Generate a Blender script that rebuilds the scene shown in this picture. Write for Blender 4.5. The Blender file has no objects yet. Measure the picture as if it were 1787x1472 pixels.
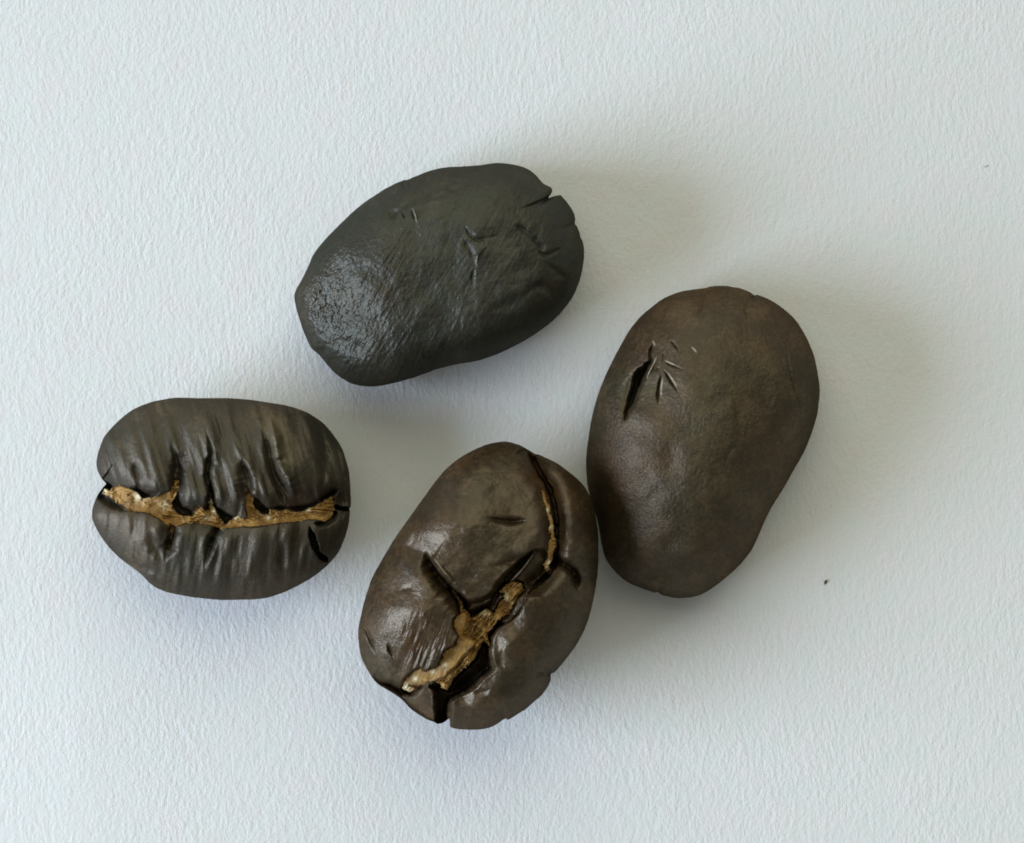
import bpy, math
import numpy as np

# ------------------------------------------------------------------ camera, light, exposure
# 1 Blender unit = 1 cm; the close-up is about 3.6 cm wide
PPC = 500.0                     # photograph pixels per centimetre on the paper
CX, CY = 893.5, 736.0           # photograph centre
CAM_H = 14.0
sc = bpy.context.scene
sc.unit_settings.system = 'METRIC'
sc.unit_settings.scale_length = 0.01
cd = bpy.data.cameras.new('camera')
cam = bpy.data.objects.new('camera', cd)
sc.collection.objects.link(cam)
cam.location = (0, 0, CAM_H)
cd.sensor_width = 36.0
cd.lens = 36.0 * CAM_H / (1787 / PPC)
cd.clip_start = 0.5
cd.clip_end = 400
sc.camera = cam

w = bpy.data.worlds.new('World')
sc.world = w
w.use_nodes = True
bg = w.node_tree.nodes['Background']
bg.inputs['Color'].default_value = (1.0, 1.0, 0.88, 1)
bg.inputs['Strength'].default_value = 0.21

def window_lamp(az, el, dist, sx, sy, power, col):
    L = bpy.data.lights.new('window_light', 'AREA')
    L.shape = 'RECTANGLE'; L.size = sx; L.size_y = sy
    L.energy = power; L.color = col
    o = bpy.data.objects.new('window_light', L)
    sc.collection.objects.link(o)
    az, el = math.radians(az), math.radians(el)
    o.location = (-dist*math.cos(el)*math.cos(az), -dist*math.cos(el)*math.sin(az), dist*math.sin(el))
    # area lamps shine along -Z; keep local Y upright
    o.rotation_euler = (math.pi/2 - el, 0, -math.pi/2 + az)
    return o
window_lamp(12, 20.5, 30, 19, 20, 15200, (0.685, 0.80, 0.98))

def room_light():
    # the pale ceiling of the room, lit by the window, on the far side of the person holding the camera
    L = bpy.data.lights.new('ceiling_light', 'AREA')
    L.shape = 'SQUARE'; L.size = 200; L.energy = 150000; L.color = (0.97, 0.965, 0.74)
    o = bpy.data.objects.new('ceiling_light', L); sc.collection.objects.link(o)
    o.location = (0, 105, 95)
    o.rotation_euler = (-math.atan2(105, 95), 0, 0)
room_light()

sc.cycles.filter_width = 1.8
sc.view_settings.view_transform = 'Standard'
sc.view_settings.look = 'None'
sc.view_settings.exposure = 0.0
sc.view_settings.gamma = 1.0

# ------------------------------------------------------------------ small numeric helpers
_rng = np.random.RandomState(7)
_TAB = _rng.rand(256, 256)

def vnoise(x, y):
    xi = np.floor(x).astype(int); yi = np.floor(y).astype(int)
    fx = x - xi; fy = y - yi
    fx = fx*fx*fx*(fx*(fx*6-15)+10); fy = fy*fy*fy*(fy*(fy*6-15)+10)
    a = _TAB[xi & 255, yi & 255]; b = _TAB[(xi+1) & 255, yi & 255]
    c = _TAB[xi & 255, (yi+1) & 255]; d = _TAB[(xi+1) & 255, (yi+1) & 255]
    return (a*(1-fx)+b*fx)*(1-fy) + (c*(1-fx)+d*fx)*fy      # 0..1

def fbm(x, y, octv=4):
    s = 0; amp = 0.5; tot = 0
    for k in range(octv):
        s = s + amp*vnoise(x + 17.3*k, y + 9.1*k); tot += amp
        x = x*2.03; y = y*2.03; amp *= 0.5
    return s/tot

def rot(x, y, deg):
    a = math.radians(deg); return x*math.cos(a)+y*math.sin(a), -x*math.sin(a)+y*math.cos(a)

def sstep(a, b, x):
    t = np.clip((x-a)/(b-a), 0, 1); return t*t*(3-2*t)

def polydist(X, Y, pts):
    """distance to a polyline, position along it 0..1, side (sign)"""
    pts = np.asarray(pts, float)
    seg = np.hypot(*(pts[1:]-pts[:-1]).T); cum = np.concatenate([[0], np.cumsum(seg)])
    best = np.full(X.shape, 1e9); tt = np.zeros(X.shape); side = np.zeros(X.shape)
    for i in range(len(pts)-1):
        a = pts[i]; d = pts[i+1]-a; L2 = max(d@d, 1e-9)
        t = np.clip(((X-a[0])*d[0]+(Y-a[1])*d[1])/L2, 0, 1)
        ex = X-(a[0]+t*d[0]); ey = Y-(a[1]+t*d[1])
        q = np.hypot(ex, ey); m = q < best
        best = np.where(m, q, best)
        tt = np.where(m, (cum[i]+t*seg[i])/cum[-1], tt)
        side = np.where(m, np.sign(d[0]*ey-d[1]*ex), side)
    return best, tt, side

def smooth_line(pts, n=6):
    pts = np.asarray(pts, float)
    if len(pts) < 3: return pts
    P = np.vstack([2*pts[0]-pts[1], pts, 2*pts[-1]-pts[-2]]); out = []
    for i in range(1, len(P)-2):
        for t in np.arange(n)/n:
            out.append(0.5*((2*P[i])+(-P[i-1]+P[i+1])*t+(2*P[i-1]-5*P[i]+4*P[i+1]-P[i+2])*t*t
                            + (-P[i-1]+3*P[i]-3*P[i+1]+P[i+2])*t**3))
    out.append(P[-2]); return np.array(out)

def signed(X, Y, poly):
    """signed distance to a polygon, positive inside"""
    poly = np.asarray(poly, float)
    d, _, _ = polydist(X, Y, np.vstack([poly, poly[:1]]))
    ins = np.zeros(X.shape, bool); n = len(poly)
    for i in range(n):
        x1, y1 = poly[i]; x2, y2 = poly[(i+1) % n]
        if y1 == y2: continue
        c = ((y1 > Y) != (y2 > Y)) & (X < (x2-x1)*(Y-y1)/(y2-y1)+x1)
        ins ^= c
    return np.where(ins, d, -d)

def Z(pts, x0, y0, s):
    """points measured in an enlarged crop -> photograph pixels"""
    return [(x0+a/s, y0+b/s) for a, b in pts]

# features: each returns a height change in cm at the pixel positions X, Y
def groove(pts, wid, dep, hard=False, t0=.45, t1=.45, lip=0.0, bias=0.0, wob=0.0):
    line = smooth_line(pts)
    def f(X, Y, dz):
        x0, y0 = line.min(0)-wid*5; x1, y1 = line.max(0)+wid*5
        m = (X > x0) & (X < x1) & (Y > y0) & (Y < y1)
        if not m.any(): return
        x, y = X[m], Y[m]
        if wob:
            x = x + wob*(fbm(x/9, y/9, 3)-.5)*2; y = y + wob*(fbm(x/9+40, y/9+7, 3)-.5)*2
        d, t, sd = polydist(x, y, line)
        tap = sstep(0, max(t0, 1e-3), t)*sstep(0, max(t1, 1e-3), 1-t) if (t0 or t1) else np.ones_like(t)
        ln = np.hypot(*(line[1:]-line[:-1]).T).sum(); al = t*ln
        g = 1.0 if wid < 12 else 0.0                     # broad valleys stay even
        vary = 1+g*(0.5*fbm(al/11+wid, 0*al+wid, 2)-.25)
        ww = wid*(0.30+0.70*tap)*vary
        tap = tap*(1+g*(0.8*fbm(al/15+9, 0*al+3*wid, 2)-.4))
        q = d/ww
        if bias: q = q*np.where(sd*bias > 0, 1/(1+abs(bias)), 1.0)
        prof = 1-sstep(0.45, 1.1, q) if hard else np.exp(-q*q*1.6)
        h = -dep*prof*tap
        if lip: h = h + lip*np.exp(-((q-1.7)/0.7)**2)*tap
        dz[m] += h
    return f

def glint_lines(lines, wid):  # mask for glints painted as pale lines along ridges and nicks
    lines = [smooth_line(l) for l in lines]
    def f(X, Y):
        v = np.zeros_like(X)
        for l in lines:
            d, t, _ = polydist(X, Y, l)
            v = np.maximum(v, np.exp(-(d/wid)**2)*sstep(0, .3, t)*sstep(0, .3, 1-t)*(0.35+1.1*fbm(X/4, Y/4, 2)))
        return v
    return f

def ridge(pts, wid, hgt, **k): return groove(pts, wid, -hgt, **k)

def closed(pts, n=4):
    o = np.asarray(pts, float); k = len(o); out = []
    for i in range(k):
        a, b, c, d = o[i-1], o[i], o[(i+1) % k], o[(i+2) % k]
        for t in np.arange(n)/n:
            out.append(0.5*((2*b)+(-a+c)*t+(2*a-5*b+4*c-d)*t*t+(-a+3*b-3*c+d)*t**3))
    return np.array(out)

def pit(poly, dep, edge=3.0, wob=0.0, off=0.0, rnd=False):
    poly = closed(poly) if rnd else np.asarray(poly, float)
    def f(X, Y, dz):
        x0, y0 = poly.min(0)-edge*4-8; x1, y1 = poly.max(0)+edge*4+8
        m = (X > x0) & (X < x1) & (Y > y0) & (Y < y1)
        if not m.any(): return
        x, y = X[m], Y[m]
        if wob:
            x = x + wob*(fbm(x/8, y/8, 3)-.5)*2; y = y + wob*(fbm(x/8+31, y/8+5, 3)-.5)*2
        dz[m] += -dep*sstep(-edge/2, edge/2, signed(x, y, poly)+off)
    return f

def blob(c, rx, ry, deg, h):
    def f(X, Y, dz):
        a, b = rot(X-c[0], Y-c[1], deg); dz += h*np.exp(-(a/rx)**2-(b/ry)**2)
    return f

def field(fn):
    def f(X, Y, dz): dz += fn(X, Y)
    return f

# ------------------------------------------------------------------ the bean builder
def to_world(px, py, z):
    k = (CAM_H-z)/CAM_H/PPC
    return (px-CX)*k, -(py-CY)*k

class Bean:
    def __init__(s, outline, centre, top, mid, p=2.0, q=2.0, bflat=2.0, tilt=(0, 0), rough_edge=0.003):
        s.c = np.array(centre, float); s.T = top; s.zm = mid; s.p = p; s.q = q; s.bflat = bflat; s.tilt = tilt
        o = np.asarray(outline, float)
        n = len(o); dense = []
        for i in range(n):
            a, b, c_, d = o[i-1], o[i], o[(i+1) % n], o[(i+2) % n]
            for t in np.arange(8)/8:
                dense.append(0.5*((2*b)+(-a+c_)*t+(2*a-5*b+4*c_-d)*t*t+(-a+3*b-3*c_+d)*t**3))
        dense = np.array(dense)-s.c
        th = np.arctan2(dense[:, 1], dense[:, 0]); r = np.hypot(dense[:, 0], dense[:, 1])
        k = np.argsort(th); th, r = th[k], r[k]
        s.th = np.concatenate([th-2*np.pi, th, th+2*np.pi]); s.r = np.tile(r, 3)
        s.rough_edge = rough_edge
        g = np.linspace(-np.pi, np.pi, 721)[:-1]; rg = np.interp(g, s.th, s.r)
        kx = np.arange(-40, 41); kw = np.exp(-(kx/16.0)**2); kw /= kw.sum()
        rs = np.convolve(np.concatenate([rg[-40:], rg, rg[:40]]), kw, 'valid')
        s.sth = np.concatenate([g-2*np.pi, g, g+2*np.pi]); s.sr = np.tile(rs, 3)
        s.through = []
        s.feats = []; s.post = None
    def radius(s, th):
        r = np.interp(th, s.th, s.r)
        return r*(1+s.rough_edge*(fbm(np.cos(th)*14+30, np.sin(th)*14+30, 4)-.5)*2)
    def soft_radius(s, th): return np.interp(th, s.sth, s.sr)
    def frac(s, X, Y):
        dx, dy = X-s.c[0], Y-s.c[1]
        return np.hypot(dx, dy)/s.soft_radius(np.arctan2(dy, dx))
    def dome(s, X, Y, u=None):
        if u is None: u = s.frac(X, Y)
        u = np.clip(u, 0, 1)
        z = s.zm+(s.T-s.zm)*np.power(np.maximum(1-np.power(u, s.p), 0), 1/s.q)
        return z+(s.tilt[0]*(X-s.c[0])+s.tilt[1]*(Y-s.c[1]))/PPC*(1-u**2)
    def relief(s, X, Y):
        dz = np.zeros_like(X)
        for f in s.feats: f(X, Y, dz)
        return dz
    def bottom(s, u):
        return s.zm*(1-np.power(np.maximum(1-np.power(np.clip(u, 0, 1), s.bflat), 0), 1/s.bflat))
    def top_z(s, X, Y, u=None):
        if u is None: u = s.frac(X, Y)
        z = s.dome(X, Y, u)+s.relief(X, Y)
        if s.post: z = s.post(X, Y, z)
        keep = sstep(0.86, 1.0, u)                      # a dent near the rim stays above the widest line ...
        for m in s.through: keep = keep*(1-m(X, Y))     # ... except where a crack runs right through it
        fl = s.bottom(np.clip(u, 0, 1))*0.9+0.02
        return np.maximum(z, fl*(1-keep)+(s.zm-0.02)*keep)
    def mesh(s, name, attrs, NA=900, NR=220, NB=44):
        t = np.linspace(0, 1, NR+1)[1:]
        u = 0.6*t+0.4*np.sin(t*np.pi/2)
        th = np.linspace(-np.pi, np.pi, NA, endpoint=False)
        R = s.radius(th); Rs = s.soft_radius(th)
        U, TH = np.meshgrid(u, th, indexing='ij'); kk = sstep(0.80, 1.0, U); RR = R[None]*kk+Rs[None]*(1-kk)
        X = s.c[0]+U*RR*np.cos(TH); Y = s.c[1]+U*RR*np.sin(TH)
        Zt = s.top_z(X, Y, U)
        Zt[-1] = np.minimum(Zt[-1], s.zm) if s.through else s.zm
        ub = np.cos(np.linspace(0, 1, NB+1)[1:-1]*np.pi/2)
        Ub, THb = np.meshgrid(ub, th, indexing='ij'); kb = sstep(0.80, 1.0, Ub); Rb = R[None]*kb+Rs[None]*(1-kb)
        Xb = s.c[0]+Ub*Rb*np.cos(THb); Yb = s.c[1]+Ub*Rb*np.sin(THb); Zb = s.bottom(Ub)
        c0 = np.array([[s.c[0], s.c[1]]])
        zc = s.top_z(c0[:, 0], c0[:, 1], np.zeros(1))
        PX = np.concatenate([X.ravel(), Xb.ravel(), c0[:, 0], c0[:, 0]])
        PY = np.concatenate([Y.ravel(), Yb.ravel(), c0[:, 1], c0[:, 1]])
        PZ = np.concatenate([Zt.ravel(), Zb.ravel(), zc, [0.0]])
        wx, wy = to_world(PX, PY, PZ)
        s.base = to_world(s.c[0], s.c[1], 0)
        co = np.stack([wx-s.base[0], wy-s.base[1], PZ], 1)
        nr = NR+NB-1
        i = np.arange(nr-1)[:, None]*NA; j = np.arange(NA)[None]; j2 = (j+1) % NA
        quads = np.stack([i+j, i+NA+j, i+NA+j2, i+j2], -1).reshape(-1, 4)
        jj = np.arange(NA); jn = (jj+1) % NA; ct = nr*NA; cb = ct+1
        tri_t = np.stack([np.full(NA, ct), jj, jn], 1)
        last = (nr-1)*NA
        tri_b = np.stack([np.full(NA, cb), last+jn, last+jj], 1)
        # image y runs down, world y up: flip the winding so that normals face out
        quads = quads[:, ::-1]; tri_t = tri_t[:, ::-1]; tri_b = tri_b[:, ::-1]
        me = make_mesh(name, co, [quads, tri_t, tri_b])
        for k, fn in attrs.items():
            at = me.attributes.new(k, 'FLOAT', 'POINT')
            at.data.foreach_set('value', np.clip(fn(PX, PY), 0, 1).astype(np.float32))
        return me

def make_mesh(name, co, faces, smooth=True):
    me = bpy.data.meshes.new(name)
    nl = sum(f.size for f in faces); nf = sum(len(f) for f in faces)
    me.vertices.add(len(co)); me.loops.add(nl); me.polygons.add(nf)
    me.vertices.foreach_set('co', co.astype(np.float32).ravel())
    me.loops.foreach_set('vertex_index', np.concatenate([f.ravel() for f in faces]).astype(np.int32))
    tot = np.concatenate([np.full(len(f), f.shape[1]) for f in faces]).astype(np.int32)
    me.polygons.foreach_set('loop_start', np.concatenate([[0], np.cumsum(tot)[:-1]]).astype(np.int32))
    me.polygons.foreach_set('use_smooth', np.full(nf, smooth))
    me.update(calc_edges=True); me.validate()
    return me

def obj(name, me, mat=None, parent=None, loc=(0, 0, 0)):
    o = bpy.data.objects.new(name, me); sc.collection.objects.link(o)
    o.location = loc
    if mat: me.materials.append(mat)
    if parent: o.parent = parent
    return o

def tag(o, label, cat, group=None):
    o['label'] = label; o['category'] = cat
    if group: o['group'] = group

# ------------------------------------------------------------------ materials
def new_mat(name):
    m = bpy.data.materials.new(name); m.use_nodes = True
    nt = m.node_tree; return m, nt, nt.nodes['Principled BSDF']

def N(nt, typ, **k):
    n = nt.nodes.new(typ)
    for a, b in k.items():
        if hasattr(n, a): setattr(n, a, b)
        else: n.inputs[a].default_value = b
    return n

def ramp(nt, src, stops):
    r = nt.nodes.new('ShaderNodeValToRGB'); e = r.color_ramp.elements
    while len(e) < len(stops): e.new(0.5)
    for el, (p, c) in zip(e, stops):
        el.position = p; el.color = (c if len(c) == 4 else (*c, 1))
    nt.links.new(src, r.inputs[0]); return r

def mapping(nt, src, scale, rotz=0.0):
    mp = nt.nodes.new('ShaderNodeMapping')
    mp.inputs['Scale'].default_value = scale; mp.inputs['Rotation'].default_value = (0, 0, math.radians(rotz))
    nt.links.new(src, mp.inputs['Vector']); return mp.outputs[0]

def mathn(nt, op, a, b):
    n = nt.nodes.new('ShaderNodeMath'); n.operation = op
    for i, v in enumerate((a, b)):
        if isinstance(v, (int, float)): n.inputs[i].default_value = v
        else: nt.links.new(v, n.inputs[i])
    return n.outputs[0]

def bean_material(name, dark, mid, light, rough=(0.36, 0.52), grain=0.0016, fibre_deg=None, fibre=0.0, spec=0.028, sheen=1.0, tint=(1.0, .86, .68)):
    m, nt, b = new_mat(name); L = nt.links.new
    tc = N(nt, 'ShaderNodeTexCoord').outputs['Object']
    n1 = N(nt, 'ShaderNodeTexNoise', Scale=7.0, Detail=5.0, Roughness=0.6); L(tc, n1.inputs['Vector'])
    n2 = N(nt, 'ShaderNodeTexNoise', Scale=52.0, Detail=4.0, Roughness=0.8); L(tc, n2.inputs['Vector'])
    st = N(nt, 'ShaderNodeAttribute', attribute_name='streak').outputs['Fac']
    gl = N(nt, 'ShaderNodeAttribute', attribute_name='gloss').outputs['Fac']
    v = mathn(nt, 'ADD', mathn(nt, 'MULTIPLY', n1.outputs['Fac'], 0.55), mathn(nt, 'MULTIPLY', n2.outputs['Fac'], 0.70))
    v = mathn(nt, 'ADD', v, mathn(nt, 'MULTIPLY', st, 0.5))
    r = ramp(nt, v, [(0.50, dark), (0.80, mid), (1.0, light)])
    hn = N(nt, 'ShaderNodeTexNoise', Scale=3.2, Detail=4.0, Roughness=0.65); L(tc, hn.inputs['Vector'])
    hr = ramp(nt, hn.outputs['Fac'], [(0.33, (.72, .98, .92)), (0.5, (1, 1, 1)), (0.68, (1.0, .84, .66))])
    hm = N(nt, 'ShaderNodeMix', data_type='RGBA', blend_type='MULTIPLY'); hm.inputs['Factor'].default_value = 0.9
    L(r.outputs[0], hm.inputs['A']); L(hr.outputs[0], hm.inputs['B'])
    sf = N(nt, 'ShaderNodeAttribute', attribute_name='glint').outputs['Fac']
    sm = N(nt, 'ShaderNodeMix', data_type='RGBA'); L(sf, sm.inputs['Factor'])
    L(hm.outputs['Result'], sm.inputs['A']); sm.inputs['B'].default_value = (.40, .34, .26, 1)  # pale colour of the painted glints
    df = N(nt, 'ShaderNodeBsdfDiffuse'); L(sm.outputs['Result'], df.inputs['Color'])
    gs = N(nt, 'ShaderNodeBsdfGlossy'); gs.inputs['Color'].default_value = (*[spec*k for k in tint], 1)
    rr = mathn(nt, 'ADD', rough[0], mathn(nt, 'MULTIPLY', n2.outputs['Fac'], rough[1]-rough[0]))
    rr = mathn(nt, 'SUBTRACT', rr, mathn(nt, 'MULTIPLY', gl, 0.14))
    L(rr, gs.inputs['Roughness'])
    g1 = N(nt, 'ShaderNodeTexNoise', Scale=80.0, Detail=3.0, Roughness=0.8); L(tc, g1.inputs['Vector'])
    h = g1.outputs['Fac']
    if fibre_deg is not None:
        g2 = N(nt, 'ShaderNodeTexNoise', Scale=1.0, Detail=3.0, Roughness=0.6)
        L(mapping(nt, tc, (95, 13, 13), fibre_deg), g2.inputs['Vector'])
        h = mathn(nt, 'ADD', h, mathn(nt, 'MULTIPLY', g2.outputs['Fac'], fibre))
    bp = N(nt, 'ShaderNodeBump', Strength=1.0, Distance=grain)
    L(h, bp.inputs['Height']); L(bp.outputs[0], df.inputs['Normal']); L(bp.outputs[0], gs.inputs['Normal'])
    g2 = N(nt, 'ShaderNodeBsdfGlossy'); g2.inputs['Color'].default_value = (*[spec*sheen*k for k in tint], 1); g2.inputs['Roughness'].default_value = 0.62
    L(bp.outputs[0], g2.inputs['Normal'])
    ad = N(nt, 'ShaderNodeAddShader'); L(df.outputs[0], ad.inputs[0]); L(gs.outputs[0], ad.inputs[1])
    a2 = N(nt, 'ShaderNodeAddShader'); L(ad.outputs[0], a2.inputs[0]); L(g2.outputs[0], a2.inputs[1])
    L(a2.outputs[0], nt.nodes['Material Output'].inputs['Surface']); nt.nodes.remove(b)
    return m

M_A = bean_material('roasted_dark', (.007, .0065, .0045), (.019, .0155, .010), (.042, .032, .020), rough=(.33, .50), grain=.0034, fibre_deg=22, fibre=.3, spec=.043, sheen=.28, tint=(.99, 1.0, .88))
M_D = bean_material('roasted_brown', (.013, .0085, .005), (.033, .021, .0105), (.072, .046, .024), rough=(.28, .42), grain=.0042, spec=.042, sheen=.3)
M_C = bean_material('roasted_satin', (.011, .007, .004), (.030, .0185, .009), (.068, .042, .021), rough=(.25, .38), grain=.0026, spec=.046, sheen=.35)
M_B = bean_material('roasted_streaky', (.013, .011, .010), (.028, .022, .016), (.078, .058, .034), rough=(.38, .52), grain=.0028, fibre_deg=20, fibre=.2, spec=.038, sheen=.7)

def chaff_material():
    m, nt, b = new_mat('silverskin'); L = nt.links.new
    tc = N(nt, 'ShaderNodeTexCoord').outputs['Object']
    n1 = N(nt, 'ShaderNodeTexNoise', Scale=16.0, Detail=4.0, Roughness=0.65); L(tc, n1.inputs['Vector'])
    fl = N(nt, 'ShaderNodeAttribute', attribute_name='pale').outputs['Fac']
    r = ramp(nt, n1.outputs['Fac'], [(0.28, (.12, .056, .011)), (0.5, (.31, .165, .036)), (0.74, (.48, .29, .085))])
    mx = N(nt, 'ShaderNodeMix', data_type='RGBA')
    L(fl, mx.inputs['Factor']); L(r.outputs[0], mx.inputs['A']); mx.inputs['B'].default_value = (.74, .66, .42, 1)
    L(mx.outputs['Result'], b.inputs['Base Color'])
    b.inputs['Roughness'].default_value = 0.6
    g = N(nt, 'ShaderNodeTexNoise', Scale=110.0, Detail=4.0); L(tc, g.inputs['Vector'])
    bp = N(nt, 'ShaderNodeBump', Strength=1.0, Distance=0.003); L(g.outputs['Fac'], bp.inputs['Height'])
    L(bp.outputs[0], b.inputs['Normal'])
    return m
M_CH = chaff_material()

def paper_material():
    m, nt, b = new_mat('textured_paper'); L = nt.links.new
    tc = N(nt, 'ShaderNodeTexCoord').outputs['Object']
    # fibres lean a little differently from place to place
    wn = N(nt, 'ShaderNodeTexNoise', Scale=1.3, Detail=2.0); L(tc, wn.inputs['Vector'])
    sub = N(nt, 'ShaderNodeVectorMath', operation='SUBTRACT'); L(wn.outputs['Color'], sub.inputs[0]); sub.inputs[1].default_value = (.5, .5, .5)
    scl = N(nt, 'ShaderNodeVectorMath', operation='SCALE'); L(sub.outputs[0], scl.inputs[0]); scl.inputs['Scale'].default_value = 0.16
    add = N(nt, 'ShaderNodeVectorMath', operation='ADD'); L(tc, add.inputs[0]); L(scl.outputs[0], add.inputs[1])
    p = add.outputs[0]
    f1 = N(nt, 'ShaderNodeTexNoise', Scale=1.0, Detail=2.5, Roughness=0.5); L(mapping(nt, p, (50, 22, 1), -14), f1.inputs['Vector'])
    f2 = N(nt, 'ShaderNodeTexNoise', Scale=1.0, Detail=2.0, Roughness=0.5); L(mapping(nt, p, (90, 44, 1), -8), f2.inputs['Vector'])
    f3 = N(nt, 'ShaderNodeTexNoise', Scale=85.0, Detail=3.0, Roughness=0.7); L(tc, f3.inputs['Vector'])
    f4 = N(nt, 'ShaderNodeTexNoise', Scale=4.0, Detail=3.0, Roughness=0.5); L(tc, f4.inputs['Vector'])
    h = mathn(nt, 'ADD', f1.outputs['Fac'], mathn(nt, 'MULTIPLY', f2.outputs['Fac'], 0.6))
    h = mathn(nt, 'ADD', h, mathn(nt, 'MULTIPLY', f3.outputs['Fac'], 0.75))
    h = mathn(nt, 'ADD', h, mathn(nt, 'MULTIPLY', f4.outputs['Fac'], 0.8))
    pt = N(nt, 'ShaderNodeTexNoise', Scale=2.2, Detail=3.0, Roughness=0.6); L(tc, pt.inputs['Vector'])   # the felt mark is uneven
    h = mathn(nt, 'MULTIPLY', h, mathn(nt, 'ADD', 0.35, mathn(nt, 'MULTIPLY', pt.outputs['Fac'], 1.2)))
    bp = N(nt, 'ShaderNodeBump', Strength=1.0, Distance=0.0025); L(h, bp.inputs['Height'])
    L(bp.outputs[0], b.inputs['Normal'])
    c = N(nt, 'ShaderNodeTexNoise', Scale=9.0, Detail=3.0); L(tc, c.inputs['Vector'])
    r = ramp(nt, c.outputs['Fac'], [(0.3, (.755, .79, .79)), (0.7, (.79, .775, .79))])
    L(r.outputs[0], b.inputs['Base Color'])
    b.inputs['Roughness'].default_value = 0.85
    b.inputs['Specular IOR Level'].default_value = 0.25
    return m
M_P = paper_material()

# ------------------------------------------------------------------ the sheet of paper
def build_paper():
    xs = np.unique(np.concatenate([np.linspace(-10, 19.7, 60), np.linspace(-2.2, 2.2, 90)]))
    ys = np.unique(np.concatenate([np.linspace(-9, 12, 50), np.linspace(-1.9, 1.9, 70)]))
    X, Y = np.meshgrid(xs, ys, indexing='ij')
    # a barely bent lower left corner and a very slight waviness, flat where the beans lie
    bend = -0.035*np.maximum(0, -1.50-0.03*(Y+1)-X)*sstep(-0.55, -0.95, Y)
    Zp = np.clip(bend, -0.4, 0) - 0.0008
    co = np.stack([X.ravel(), Y.ravel(), Zp.ravel()], 1)
    nx, ny = X.shape
    i = (np.arange(nx-1)[:, None]*ny+np.arange(ny-1)[None]).ravel()
    q = np.stack([i, i+ny, i+ny+1, i+1], 1)
    o = obj('paper', make_mesh('paper', co, [q]), M_P)
    o['kind'] = 'structure'
    md = o.modifiers.new('thickness', 'SOLIDIFY'); md.thickness = 0.03; md.offset = -1
build_paper()

GROUP = 'roasted coffee beans on white paper'

def chaff(bean, polys, parent, name, sink, amp, step=0.8, pale=None, curl=3.0, deg=0, shrink=0.0):
    """a crumpled skin lying in the cut: grid cells inside the outline, edges curled down to the floor"""
    P = np.vstack(polys)
    x0, y0 = P.min(0)-3; x1, y1 = P.max(0)+3
    gx = np.arange(x0, x1, step); gy = np.arange(y0, y1, step)
    X, Y = np.meshgrid(gx, gy, indexing='ij')
    wx = X+2.2*(fbm(X/4.5, Y/4.5, 3)-.5)*2; wy = Y+2.2*(fbm(X/4.5+50, Y/4.5+9, 3)-.5)*2
    sd = np.max([signed(wx, wy, p) for p in polys], axis=0)-shrink
    ins = sd > 0
    dome = bean.dome(X, Y); floor = bean.top_z(X, Y)
    a_, b_ = rot(X+3*(fbm(X/12, Y/12, 2)-.5), Y, deg)
    fold = np.abs(fbm(a_/22+2, b_/6, 3)-.5)*2
    crump = amp*(1.5*fold-.45)+amp*0.9*(fbm(X/16+3, Y/16, 3)-.5)*2+amp*0.35*(fbm(X/3.5, Y/3.5, 2)-.5)
    zt = dome-sink+crump
    zt = np.maximum(zt, np.minimum(floor, dome-sink+amp)+0.004)
    lo = np.maximum(floor+0.003, zt-0.028)
    k = sstep(-0.5, curl, sd)
    z = lo*(1-k)+zt*k
    idx = -np.ones(X.shape, int)
    cell = ins[:-1, :-1] & ins[1:, :-1] & ins[:-1, 1:] & ins[1:, 1:]
    used = np.zeros(X.shape, bool)
    used[:-1, :-1] |= cell; used[1:, :-1] |= cell; used[:-1, 1:] |= cell; used[1:, 1:] |= cell
    idx[used] = np.arange(used.sum())
    a, b = np.nonzero(cell)
    q = np.stack([idx[a, b], idx[a, b+1], idx[a+1, b+1], idx[a+1, b]], 1)
    px, py, pz = X[used], Y[used], z[used]
    wx_, wy_ = to_world(px, py, pz)
    me = make_mesh(name, np.stack([wx_-bean.base[0], wy_-bean.base[1], pz], 1), [q])
    at = me.attributes.new('pale', 'FLOAT', 'POINT')
    v = sstep(.66, .78, fbm(px/5+11, py/5+3, 3))*0.25
    for (cx, cy, r) in (pale or []):
        v = np.maximum(v, np.exp(-((px-cx)**2+(py-cy)**2)/r**2))
    at.data.foreach_set('value', np.clip(v, 0, 1).astype(np.float32))
    o = obj(name, me, M_CH, parent)
    md = o.modifiers.new('thickness', 'SOLIDIFY'); md.thickness = 0.003; md.offset = -1
    return o

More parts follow.
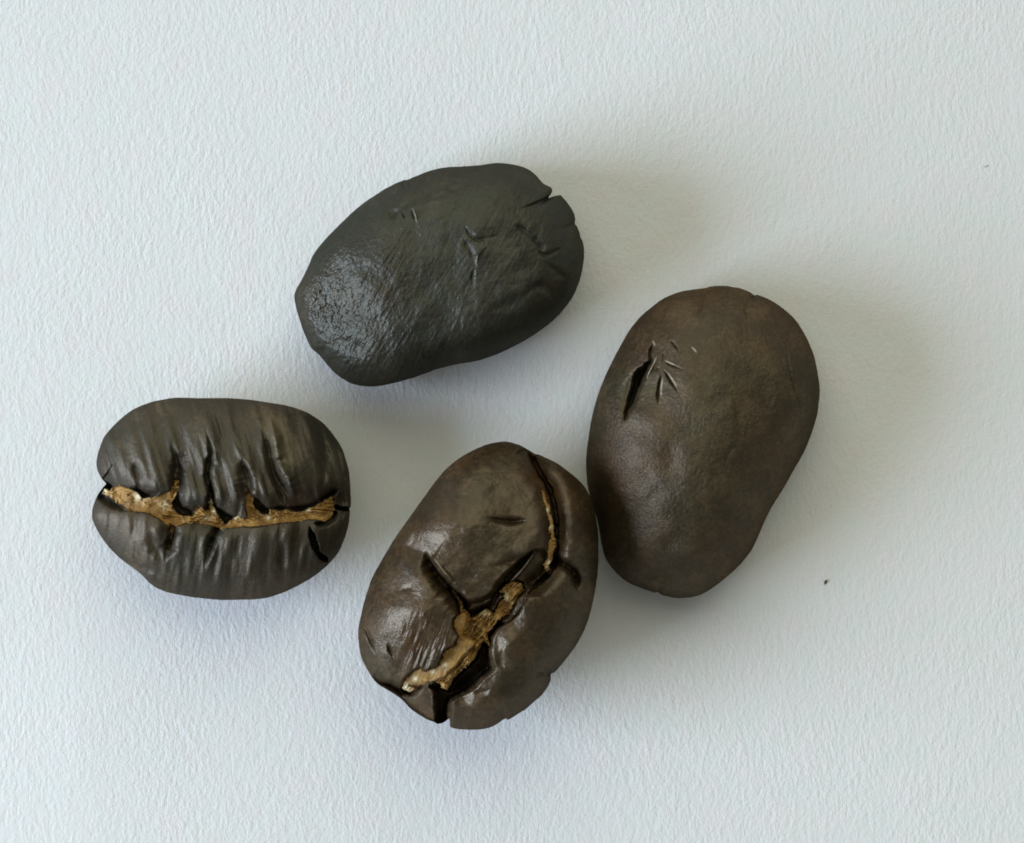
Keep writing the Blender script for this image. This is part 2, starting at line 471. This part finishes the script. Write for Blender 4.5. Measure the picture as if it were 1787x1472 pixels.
# ------------------------------------------------------------------ bean lying at the top, dome up
def bean_top():
    F = lambda pts: Z(pts, 480, 260, 3.081)
    out = F([(105, 790), (115, 860), (135, 930), (165, 1010), (195, 1070), (235, 1105), (270, 1150), (310, 1195), (360, 1235),
             (420, 1265), (500, 1278), (580, 1272), (680, 1250), (790, 1215), (890, 1180), (1000, 1155), (1090, 1140), (1180, 1110),
             (1280, 1065), (1370, 1015), (1450, 960), (1520, 900), (1570, 840), (1610, 780), (1640, 700), (1655, 630), (1662, 560),
             (1654, 500), (1644, 478), (1638, 450), (1624, 420), (1611, 402), (1613, 382), (1604, 340), (1575, 293), (1540, 254), (1528, 250), (1490, 258),
             (1468, 266), (1488, 236), (1490, 222), (1480, 205), (1440, 185), (1400, 140), (1350, 105), (1280, 85), (1190, 76), (1100, 88), (1000, 95), (900, 102),
             (830, 120), (740, 155), (712, 166), (690, 170), (620, 200), (530, 255), (440, 320), (360, 395), (280, 475), (215, 555),
             (180, 630), (145, 700), (118, 750)])
    b = Bean(out, (775, 485), 0.48, 0.16, p=4.0, q=2.0, bflat=3.2)
    ax = lambda X, Y: rot(X-775, Y-485, -23)           # along / across the bean
    endm = lambda X, Y: np.exp(-((X-552)/46)**2-((Y-532)/62)**2)
    def wrinkle(X, Y):
        x, y = rot(X, Y, -62)
        cells = np.abs(fbm(x/20+5, y/13, 3)-.5)*2
        cells2 = np.abs(fbm(x/7+15, y/5+8, 3)-.5)*2
        body = sstep(800, 560, X)*sstep(340, 430, Y)
        a1, _ = ax(X, Y)
        fine = (fbm(x/26, y/4.5, 3)-.5)
        return endm(X, Y)*(0.020*np.minimum(cells, .26)+0.010*np.minimum(cells2, .3))+body*(0.0035*fine+0.006*(cells2-.3)) + 0.0018*fine
    b.feats = [
        field(lambda X, Y: 0.035*(fbm(X/95+2, Y/95+4, 3)-.5)),
        field(lambda X, Y: 0.010*(fbm(X/30+2, Y/30+4, 3)-.5)),
        field(wrinkle),
        groove(F([(560, 420), (640, 350), (760, 275), (900, 205), (1050, 150), (1200, 120)]), 16, .016),
        groove(F([(760, 320), (830, 275), (960, 225), (1080, 170)]), 5, .010),
        ridge(F([(600, 400), (720, 320), (900, 250), (1050, 190)]), 9, .008),
        groove(F([(600, 380), (640, 350), (680, 330)]), 12, .014),
        groove(F([(672, 320), (688, 350), (698, 390)]), 2.6, .010),
        ridge(F([(740, 310), (752, 350), (768, 400)]), 3, .010),
        groove(F([(728, 310), (740, 350), (756, 400)]), 2.6, .008),
        groove(F([(1010, 400), (1050, 460), (1090, 490), (1150, 480), (1210, 460)]), 5, .009, t0=.35, t1=.4),
        groove(F([(1010, 480), (1040, 530), (1062, 570), (1075, 620)]), 7, .011, t0=.35, t1=.4),
        ridge(F([(1150, 520), (1105, 550), (1085, 590), (1086, 640)]), 3.5, .008),
        groove(F([(1075, 640), (1062, 690), (1070, 740)]), 4.5, .008),
        groove(F([(1280, 405), (1350, 445), (1410, 500), (1450, 560)]), 6, .011, t0=.2, t1=.2),
        groove(F([(1400, 530), (1450, 572), (1500, 555), (1560, 525)]), 5, .010, t0=.35, t1=.4),
        groove(F([(1440, 600), (1500, 650), (1580, 720)]), 8, .010),
        groove(F([(1120, 900), (1180, 860), (1280, 830), (1400, 740)]), 13.5, .008),
        groove(F([(1330, 800), (1420, 740), (1480, 780), (1500, 860)]), 10, .010),
        groove(F([(1300, 330), (1380, 300), (1430, 280), (1480, 262)]), 2.5, .022, t0=.6, t1=0),
        groove(F([(1540, 432), (1580, 416), (1612, 400)]), 3, .010, t0=.5, t1=0),
        groove(F([(240, 1090), (330, 1040), (450, 1080), (560, 1150)]), 16, .014),
        groove(F([(705, 150), (690, 190), (700, 230)]), 4, .02, t0=0),
    ]
    def facet(X, Y, z):                                 # the blunt left end is cut off by a sloping facet
        d = (X-515)*0.97-(Y-535)*0.12
        p = 0.315+0.62*d/PPC+b.relief(X, Y)
        k = 0.04; h = np.clip(0.5+0.5*(p-z)/k, 0, 1)
        return p*(1-h)+z*h-k*h*(1-h)
    b.post = facet
    def streak(X, Y):
        x, y = rot(X, Y, -64)
        return 0.45*fbm(x/60, y/6, 4)+0.25*endm(X, Y)+0.15*sstep(.55, .75, fbm(X/40, Y/40, 3))
    me = b.mesh('coffee_bean', {'streak': streak, 'gloss': lambda X, Y: endm(X, Y), 'glint': lambda X, Y: 0.45*glint_lines([F([(742, 310), (752, 350), (768, 400)]), F([(1092, 570), (1085, 595), (1084, 640)])], 1.4)(X, Y)})  # two short glints on the creases are painted into the colour
    o = obj('coffee_bean', me, M_A, loc=(*b.base, 0))
    tag(o, 'topmost, darkest bean, rounded side up, with a shiny wrinkled left end', 'coffee bean', GROUP)

# ------------------------------------------------------------------ bean on the right, dome up
def bean_right():
    F = lambda pts: Z(pts, 980, 470, 2.454)
    G = lambda pts: Z(pts, 1060, 570, 7.36)
    out = F([(600, 82), (622, 80), (640, 74), (700, 71), (735, 77), (760, 80), (810, 100), (826, 112), (840, 110), (880, 125), (930, 155), (990, 205), (1030, 260), (1070, 340),
             (1095, 430), (1105, 520), (1097, 610), (1075, 690), (1040, 780), (1000, 850), (950, 940), (900, 1020), (865, 1090),
             (840, 1150), (810, 1210), (760, 1270), (700, 1325), (640, 1370), (580, 1400), (510, 1410), (450, 1402), (425, 1392), (412, 1382), (395, 1384),
             (350, 1370), (290, 1345), (230, 1295), (190, 1240), (172, 1180), (158, 1100), (140, 1030), (116, 950), (106, 870), (108, 780),
             (120, 690), (135, 610), (155, 540), (190, 450), (225, 380), (265, 305), (310, 235), (370, 175), (440, 125), (520, 95)])
    b = Bean(out, (1225, 770), 0.50, 0.14, p=2.1, q=2.0, bflat=3.0)
    b.feats = [
        field(lambda X, Y: 0.040*(fbm(X/110+12, Y/110+4, 3)-.5)),
        field(lambda X, Y: 0.003*(fbm(X/22+2, Y/22+14, 3)-.5)),
        field(lambda X, Y: 0.0010*(fbm(X/5+2, Y/5+14, 2)-.5)),
        pit(G([(555, 415), (600, 430), (565, 530), (500, 680), (430, 850), (360, 1000), (305, 1090), (240, 1210), (200, 1160), (240, 970), (290, 780),
               (340, 600), (440, 490)]), .09, 11, wob=1.5, off=-5, rnd=True),
        groove(G([(440, 470), (350, 640), (270, 900), (200, 1180), (150, 1300)]), 15, .030),
        groove(G([(595, 200), (560, 300), (548, 370), (560, 430)]), 3.5, .03, t1=0),
        ridge(G([(640, 370), (605, 460), (540, 580), (480, 700)]), 3.2, .016),
        groove(G([(720, 480), (790, 330), (800, 170), (860, 240), (935, 345)][2:]), 2.6, .012, t0=.3, t1=.5),
        groove(G([(690, 510), (740, 462), (820, 500), (935, 540), (1010, 560)]), 2.2, .010, t0=.4, t1=.5),
        ridge(G([(720, 440), (820, 475), (940, 525)]), 2.6, .008),
        groove(G([(700, 540), (690, 620), (662, 760), (645, 900), (660, 1030)]), 2.8, .020, t0=.5, t1=.3),
        groove(G([(700, 530), (755, 610), (810, 710), (880, 810), (930, 860)]), 2.6, .016, t0=.4, t1=.4),
        groove(G([(690, 520), (640, 560), (590, 600)]), 2.2, .008),
        groove(G([(700, 500), (720, 400), (730, 300)]), 2.2, .007),
        blob((1140, 640), 40, 60, 15, -.012),
        groove(F([(960, 250), (965, 340), (985, 470), (1010, 560), (1040, 680)]), 3, .006, t0=.6, t1=.4),
        ridge(F([(1000, 470), (1025, 550), (1055, 650)]), 6, .003),
        groove(F([(830, 480), (880, 560), (900, 600), (950, 560)]), 11, .004),
        groove(F([(690, 610), (750, 600), (760, 690), (740, 780)]), 12, .005),
        groove(F([(540, 210), (600, 180), (590, 240)]), 7, .008),
        groove(F([(700, 840), (720, 780), (760, 760)]), 7, .006),
        groove(F([(320, 1330), (400, 1310), (470, 1330), (520, 1300)]), 16, .024),
        groove(F([(820, 118), (790, 160), (800, 240)]), 4, .010, t0=0),
        groove(F([(625, 82), (600, 130), (590, 210)]), 5, .012, t0=0),
        blob((1330, 950), 60, 90, 30, -.015),
    ]
    def streak(X, Y):
        return 0.55*fbm(X/34, Y/34, 4)+0.25*fbm(X/3.2, Y/3.2, 2)
    me = b.mesh('coffee_bean', {'streak': streak, 'gloss': lambda X, Y: 0*X+.15, 'glint': lambda X, Y: 0.9*glint_lines([G([(640, 360), (605, 460), (540, 590), (500, 680)]), G([(725, 430), (820, 475), (945, 527)]), G([(755, 570), (840, 690), (905, 800)]), G([(715, 640), (690, 800), (695, 930)]), G([(575, 170), (600, 215), (610, 260)]), G([(1070, 260), (1110, 290), (1150, 345)])], 1.15)(X, Y)})  # glints along slit and nick edges are painted pale
    o = obj('coffee_bean', me, M_D, loc=(*b.base, 0))
    tag(o, 'largest brown bean, smooth rounded side up, with a black slit and nicks', 'coffee bean', GROUP)

# ------------------------------------------------------------------ bean on the left, cut side up
def bean_left():
    F = lambda pts: Z(pts, 130, 660, 3.4365)
    G = lambda pts: Z(pts, 150, 780, 7.148)
    H = lambda pts: Z(pts, 380, 780, 7.148)
    out = F([(180, 622), (190, 632), (182, 645), (165, 665), (135, 710), (112, 770), (106, 830), (125, 890), (165, 960), (230, 1040), (310, 1110),
             (390, 1170), (470, 1245), (560, 1285), (680, 1310), (850, 1330), (1000, 1330), (1150, 1320), (1290, 1270), (1420, 1200),
             (1510, 1130), (1580, 1050), (1620, 960), (1645, 870), (1652, 800), (1648, 785), (1657, 765), (1655, 680), (1645, 560), (1615, 450), (1560, 350),
             (1490, 270), (1400, 210), (1290, 170), (1180, 150), (1050, 130), (900, 120), (750, 122), (620, 118), (500, 135), (390, 170),
             (300, 225), (230, 290), (180, 350), (150, 420), (132, 490), (135, 545), (158, 595)])
    b = Bean(out, (386, 872), 0.44, 0.24, p=2.7, q=2.0, bflat=2.2)
    band = G([(215, 500), (300, 555), (370, 500), (450, 490), (540, 530), (600, 560), (650, 590), (690, 650), (760, 650), (880, 630), (980, 575),
              (1060, 540), (1088, 480), (1100, 408), (1140, 415), (1152, 480), (1125, 560), (1105, 640), (1065, 700), (1090, 770), (1150, 840), (1220, 865),
              (1340, 860), (1380, 760), (1420, 735), (1460, 800), (1530, 780), (1540, 580), (1560, 585), (1580, 710), (1640, 830), (1655, 890), (1720, 950)]) \
        + H([(100, 985), (180, 900), (240, 868), (320, 905), (372, 890), (360, 800), (352, 690), (355, 580), (385, 530), (430, 600), (440, 750),
             (500, 810), (600, 850), (638, 850), (640, 780), (700, 790), (790, 800), (880, 770), (930, 810), (1030, 820), (1110, 780), (1220, 735),
             (1340, 660), (1430, 610), (1450, 650), (1440, 820), (1400, 890), (1330, 930), (1220, 900), (1100, 900), (950, 930), (800, 950), (640, 970),
             (480, 1000), (300, 990), (150, 1010)]) \
        + G([(1650, 1010), (1500, 950), (1350, 940), (1200, 960), (1100, 1000), (1000, 960), (900, 890), (800, 830), (700, 820), (560, 800), (450, 740),
             (370, 680), (300, 620), (230, 585)])
    tail = G([(1040, 960), (1100, 1000), (1115, 1100), (1080, 1230), (1000, 1275), (985, 1200), (1040, 1100)])
    tail2 = G([(1610, 1010), (1670, 1010), (1630, 1090), (1570, 1210), (1540, 1200), (1600, 1090)])
    pk1 = G([(660, 590), (560, 520), (640, 500), (760, 560), (900, 570), (880, 620), (780, 645), (700, 655)])
    pk2 = G([(1065, 700), (1110, 640), (1150, 560), (1190, 640), (1220, 740), (1350, 790), (1340, 860), (1220, 868), (1150, 840), (1090, 770)])
    pk3 = G([(1470, 780), (1530, 560), (1560, 420), (1600, 600), (1650, 740), (1787, 830)]) + H([(180, 850), (240, 868), (180, 905), (100, 985), (60, 975)]) + G([(1720, 950), (1640, 830)])
    pk4 = H([(435, 600), (520, 640), (600, 740), (680, 780), (640, 850), (560, 840), (480, 790), (440, 720)])
    pk5 = H([(640, 770), (780, 720), (900, 740), (1050, 730), (1220, 680), (1400, 570), (1450, 540), (1445, 610), (1340, 665), (1220, 740), (1100, 785), (1020, 820), (930, 810), (880, 775), (790, 800)])
    pk6 = G([(170, 590), (240, 600), (330, 650), (440, 740), (520, 790), (450, 800), (330, 760), (220, 700), (150, 660)])
    gap = [(186, 842), (196, 849), (186, 860), (176, 852), (174, 845)]
    def folds(X, Y):
        x, y = rot(X, Y, -16)
        up = sstep(895, 850, Y-0.04*(X-386))
        yy = np.clip((Y-700)/180, 0, 1)
        a = fbm(x/34+3, y/170, 3)-.5
        f = fbm(x/11+3, y/60+2, 3)-.5
        x2, y2 = rot(X, Y, 8)
        a2 = fbm(x2/36+9, y2/160, 3)-.5
        f2 = fbm(x2/11+30, y2/60+2, 3)-.5
        return up*(0.078*a*(0.35+yy)+0.005*f)+(1-up)*(0.050*a2+0.0045*f2)
    b.feats = [
        field(folds),
        field(lambda X, Y: 0.03*(fbm(X/90+2, Y/90+14, 2)-.5)),
        # the two lobes roll down into the cut
        groove(F([(150, 630), (260, 700), (420, 740), (560, 780), (700, 820), (900, 835), (1150, 805), (1350, 780), (1560, 750), (1680, 760)]), 30, .048, t0=0, t1=.05),
        pit(band, .030, 4, wob=1.0, off=0.0),
        pit(tail, .030, 5, wob=1.0), pit(tail2, .020, 6, wob=1.0),
        pit(pk1, 0.058, 9, wob=1.5, off=-1.5), pit(pk2, 0.064, 8, wob=1.5, off=-1.5), pit(pk3, 0.064, 8, wob=1.5, off=-1.5), pit(pk4, 0.064, 8, wob=1.5, off=-1.5), pit(pk5, 0.048, 8, wob=1.5, off=-1.5), pit(pk6, 0.054, 11, wob=1.5, off=-1.5),
        pit(gap, .15, 6),
        groove(F([(590, 760), (600, 640), (605, 570), (615, 500), (590, 420), (585, 340)]), 9, .034, t0=.3, t1=.5, bias=.8),
        groove(F([(820, 800), (815, 690), (795, 600), (800, 530), (815, 450), (800, 360), (770, 250)]), 6, .046, t0=.3, t1=.6, bias=.6),
        groove(F([(1045, 800), (1040, 680), (1040, 620), (1020, 540), (1000, 470), (960, 390)]), 10, .036, t0=.3, t1=.5, bias=-.6),
        groove(F([(1290, 740), (1240, 640), (1195, 560), (1180, 470), (1150, 370), (1120, 280)]), 13, .050, t0=.3, t1=.4, bias=.5),
        ridge(F([(1335, 740), (1290, 640), (1245, 560), (1215, 470), (1200, 360), (1170, 220)]), 11, .040, t0=.2, t1=.3),
        groove(F([(1260, 760), (1230, 690), (1200, 640)]), 4, .02),
        ridge(F([(1080, 620), (1045, 540), (990, 450), (950, 370)]), 6, .015),
        groove(F([(1480, 680), (1500, 560), (1490, 430), (1440, 330)]), 14, .022),
        groove(F([(420, 640), (380, 560), (380, 470)]), 12, .018),
        # cracks at the right end
        groove(F([(1405, 880), (1420, 940), (1440, 1010), (1475, 1060), (1520, 1110)]), 6.0, .110, hard=True, t0=.25, t1=.1, wob=3),
        groove(F([(1555, 765), (1600, 785), (1680, 790)]), 4.5, .08, hard=True, t0=.1, t1=0, wob=1.0),
        groove(F([(1470, 735), (1540, 690), (1590, 670)]), 6, .05, t0=.1, t1=.3),
        groove(F([(1430, 870), (1490, 875), (1550, 840), (1570, 790)]), 5, .05, t0=.2, t1=.1),
        # soft valleys of the lower lobe
        groove(F([(590, 880), (580, 960), (560, 1040), (540, 1120)]), 11, .035, t0=.05, t1=.5),
        groove(F([(860, 890), (830, 960), (800, 1060), (770, 1160)]), 9, .035, t0=.05, t1=.6),
        groove(F([(460, 900), (480, 1000), (540, 1110)]), 15, .022),
        ridge(F([(870, 960), (830, 1060), (790, 1180)]), 8, .012),
        groove(F([(1230, 960), (1250, 1060), (1240, 1180)]), 12, .015),
        groove(F([(370, 1150), (430, 1140), (500, 1180)]), 9, .012),
    ]
    def streak(X, Y):
        x, y = rot(X, Y, -20)
        s = 0.25*fbm(x/8+7, y/40, 4)+0.35*fbm(x/24, y/90+4, 3)+0.2*fbm(x/30+5, y/40, 4)
        s = s + 0.8*np.exp(-((X-485-0.28*(Y-770))/20)**2-((Y-770)/60)**2)  # pale streak that is partly a highlight put into the colour
        return s-.15
    t = bpy.data.objects.new('coffee_bean', None); sc.collection.objects.link(t)
    me = b.mesh('body', {'streak': streak, 'gloss': lambda X, Y: 0*X+.3})
    t.location = (*b.base, 0); t.empty_display_size = 0.3
    obj('body', me, M_B, t)
    pale = [(241, 867, 6), (286, 881, 5), (377, 892, 6), (368, 876, 5), (183, 858, 4), (362, 905, 5), (538, 892, 4), (468, 905, 4), (412, 903, 4)]
    chaff(b, [np.array(band)], t, 'silverskin', .058, .018, pale=pale, deg=4, shrink=-0.9)
    tail_o = chaff(b, [np.array(tail)], t, 'silverskin', .085, .010, curl=5)
    tag(t, 'streaky bean at far left, cut side up, jagged tan seam straight across', 'coffee bean', GROUP)

# ------------------------------------------------------------------ bean at the bottom, cut side up, S-shaped seam
def bean_bottom():
    F = lambda pts: Z(pts, 600, 750, 2.677)
    G = lambda pts: Z(pts, 660, 980, 4.75)
    H = lambda pts: Z(pts, 820, 760, 4.908)
    out = F([(640, 80), (700, 62), (760, 56), (820, 72), (868, 98), (892, 112), (915, 118), (940, 130), (1000, 160), (1060, 205), (1110, 250), (1150, 310), (1175, 390), (1186, 470),
             (1190, 560), (1187, 650), (1176, 740), (1158, 830), (1130, 920), (1090, 1000), (1040, 1070), (990, 1130), (968, 1142), (965, 1175),
             (930, 1235), (880, 1280), (845, 1312), (830, 1318), (770, 1355), (752, 1352), (690, 1390), (620, 1402), (550, 1402), (500, 1391), (496, 1370), (492, 1350), (470, 1366),
             (440, 1374), (420, 1366), (380, 1350), (320, 1310), (270, 1260), (210, 1220), (160, 1190), (120, 1140), (85, 1070), (70, 1000), (68, 930), (82, 860), (100, 790),
             (125, 710), (160, 640), (200, 570), (250, 490), (300, 420), (350, 350), (400, 280), (450, 215), (500, 165), (570, 115)])
    b = Bean(out, (838, 1025), 0.62, 0.33, p=2.35, q=2.0, bflat=2.2, tilt=(0.0, 0.0))
    main = G([(600, 225), (650, 270), (690, 320), (705, 380), (750, 430), (775, 470), (830, 440), (880, 400), (930, 408), (948, 445), (975, 410), (1000, 350), (1050, 300),
              (1040, 262), (1010, 252), (1045, 200), (1130, 162), (1190, 185), (1208, 240), (1150, 290), (1115, 380), (1065, 450), (1000, 490), (940, 560),
              (900, 600), (925, 695), (870, 660), (830, 730), (805, 800), (740, 870), (660, 930), (605, 1000), (582, 1065), (530, 1052), (510, 1010), (450, 985),
              (400, 1010), (330, 1040), (260, 1085), (205, 1055), (225, 985), (300, 918), (350, 898), (400, 930), (440, 895), (500, 880), (530, 820),
              (560, 745), (640, 710), (685, 620), (640, 550), (638, 490), (680, 430), (668, 350), (640, 295)])
    strand = H([(610, 465), (640, 480), (665, 580), (690, 610), (690, 670), (710, 720), (725, 780), (720, 850), (740, 900), (738, 960), (715, 1020), (712, 1060), (680, 1110), (690, 1150),
                (660, 1175), (635, 1140), (620, 1105), (650, 1060), (670, 1010), (680, 920), (700, 870), (680, 810), (690, 750), (665, 680), (655, 610), (630, 560)])
    cleft = F([(760, 900), (800, 870), (850, 800), (870, 760), (850, 800), (800, 880), (730, 925), (700, 960), (685, 1010), (690, 1070), (700, 1120), (650, 1165), (600, 1215), (520, 1258), (500, 1280), (492, 1350),
               (480, 1380), (440, 1380), (424, 1340), (418, 1230), (400, 1190), (480, 1150), (560, 1060), (620, 1000), (700, 900)])
    # right-hand branch of the seam, from the top notch down to the bend
    seam = H([(470, 60), (530, 190), (600, 330), (665, 430), (710, 560), (735, 700), (740, 850), (735, 1000), (720, 1120), (640, 1220), (540, 1310), (470, 1400)])
    plateau = F([(590, 850), (640, 835), (690, 805), (720, 745), (780, 670), (850, 595), (890, 565), (940, 560), (965, 640), (930, 690), (860, 740), (850, 790), (800, 870), (720, 920), (640, 1000), (560, 960)])
    wedge = F([(150, 1175), (230, 1180), (290, 1200), (400, 1190), (424, 1240), (430, 1400), (300, 1340), (180, 1250)])
    chan = np.array(main)
    cl = np.array(F([(424, 1300), (500, 1300), (494, 1420), (430, 1420)]))
    b.through = [lambda X, Y: sstep(-2, 2, signed(X, Y, cl))]
    def skinwr(X, Y):
        x, y = rot(X, Y, -70)
        near = np.exp(-((X-738)/55)**2-((Y-1140)/55)**2)
        f = fbm(x/40+3, y/4.5, 3)-.5
        return near*0.012*f
    b.feats = [
        field(lambda X, Y: 0.045*(fbm(X/100+22, Y/100+4, 3)-.5)),
        field(lambda X, Y: 0.008*(fbm(X/26+2, Y/26+14, 3)-.5)),
        field(skinwr),
        blob((775, 905), 75, 100, 30, .045), blob((705, 1070), 60, 75, 25, .035),
        groove(F([(250, 530), (310, 550), (370, 560), (430, 600)]), 26, .03, t0=.4, t1=.1),
        # right lobe rolls into the seam
        groove(seam, 22, .065, t0=.05, t1=.1),
        groove(seam, 5.5, .075, hard=True, t0=.12, t1=.15, wob=1.5),
        pit(plateau, .050, 10, wob=1.5),
        pit(chan, .05, 6, wob=1.5, off=3),
        groove(F([(850, 790), (790, 880), (715, 945), (680, 1030), (690, 1110), (640, 1175), (560, 1232), (505, 1275)]), 27, .030, t0=.2, t1=.1),
        pit(cleft, .22, 14, wob=1.5, off=-4, rnd=True),
        pit(wedge, .065, 14),
        groove(F([(120, 1150), (200, 1190), (290, 1225), (380, 1200)]), 10, .06, t0=.1, t1=.2),
        # deep crease between the two left lobes
        groove(F([(375, 560), (410, 640), (460, 710), (520, 775), (580, 850)]), 9, .085, t0=.3, t1=.05, bias=.8),
        ridge(F([(395, 560), (440, 630), (500, 700), (550, 755)]), 6, .014),
        # eye-like dent and the two creases beneath it
        groove(F([(660, 410), (720, 425), (790, 430), (870, 422)]), 7, .030, t0=.4, t1=.35),
        groove(F([(690, 640), (770, 625), (830, 600), (880, 570)]), 10, .020),
        pit(F([(535, 770), (590, 800), (650, 790), (695, 760), (720, 715), (770, 660), (830, 610), (885, 568), (850, 620), (780, 695), (735, 760), (690, 830), (640, 860), (590, 870), (560, 830)]), .075, 10, wob=1, rnd=True),
        ridge(F([(735, 770), (790, 700), (845, 637), (895, 565)]), 4, .026, t0=.3, t1=.1),
        # right lobe
        groove(F([(980, 615), (1040, 635), (1080, 680), (1095, 760)]), 9, .050, t0=.05, t1=.3),
        ridge(F([(715, 950), (700, 1020), (710, 1090), (740, 1130)]), 6, .008),
        groove(F([(745, 1010), (735, 1070), (750, 1130)]), 6, .007),
        groove(F([(960, 1145), (930, 1140), (880, 1160)]), 5, .014, t0=0),
        groove(F([(600, 1215), (640, 1230), (690, 1210)]), 7, .012),
        # wrinkles of the lower left end
        groove(F([(80, 880), (105, 940), (130, 1000), (150, 1060)]), 4, .022),
        groove(F([(205, 990), (215, 1030), (235, 1075)]), 4, .016),
        groove(F([(250, 760), (300, 740), (340, 760)]), 6, .006),
    ]
    def streak(X, Y):
        return 0.5*fbm(X/40+8, Y/40, 4)+0.3*fbm(X/7, Y/7, 3)+0.12*sstep(740, 640, X)
    t = bpy.data.objects.new('coffee_bean', None); sc.collection.objects.link(t)
    me = b.mesh('body', {'streak': streak, 'gloss': lambda X, Y: 0.55+0*X, 'glint': lambda X, Y: 0.5*glint_lines([F([(735, 770), (790, 700), (845, 637), (895, 560)]), F([(845, 637), (870, 600), (893, 560)])], 1.5)(X, Y)})  # line highlight on the ridge is painted into the colour
    t.location = (*b.base, 0); t.empty_display_size = 0.3
    obj('body', me, M_C, t)
    pale = [(755, 1172, 4), (847, 1070, 5), (711, 1200, 6), (725, 1185, 4), (777, 1160, 4), (884, 1040, 6)]
    chaff(b, [np.array(main)], t, 'silverskin', .075, .030, pale=pale, curl=3.5, deg=-50, shrink=-1.2)
    chaff(b, [np.array(strand)], t, 'silverskin', .055, .016, pale=[(955, 890, 4), (962, 920, 4), (958, 982, 4)], curl=2.0)
    tag(t, 'split bean touching the largest one, cut side up, thick tan strand in its S-shaped seam', 'coffee bean', GROUP)

bean_left()
bean_top()
bean_bottom()
bean_right()

# ------------------------------------------------------------------ crumbs on the paper
def crumb(name, px, py, rx, ry, rz, deg, mat, label, seed):
    import bmesh
    bm = bmesh.new(); bmesh.ops.create_icosphere(bm, subdivisions=3, radius=1.0)
    for v in bm.verts:
        n = float(fbm(np.array([v.co.x*1.4+seed]), np.array([v.co.y*1.4+v.co.z*1.1+seed]), 3)[0])
        k = 0.7+0.6*n
        v.co.x *= rx*k; v.co.y *= ry*k; v.co.z = v.co.z*rz*k
    lo = min(v.co.z for v in bm.verts)
    for v in bm.verts: v.co.z -= lo
    me = bpy.data.meshes.new(name); bm.to_mesh(me); bm.free()
    for p in me.polygons: p.use_smooth = True
    x, y = to_world(px, py, 0)
    o = obj(name, me, mat, loc=(x, y, -0.0008)); o.rotation_euler = (0, 0, math.radians(deg))
    tag(o, label, 'crumb')
M_S, _nt, _b = new_mat('pale_dust'); _b.inputs['Base Color'].default_value = (.60, .61, .60, 1); _b.inputs['Roughness'].default_value = .9
M_S2, _nt, _b = new_mat('crumb_brown'); _b.inputs['Base Color'].default_value = (.06, .055, .045, 1); _b.inputs['Roughness'].default_value = .8
crumb('coffee_crumb', 1441, 1016, .0046, .0075, .004, -25, M_S2, 'tiny dark speck on the paper, right of the largest bean', 3.1)
crumb('dust_speck', 1720, 290, 0.008, .003, .002, 12, M_S, 'faint pale grey speck on the paper near the upper right edge', 8.7)
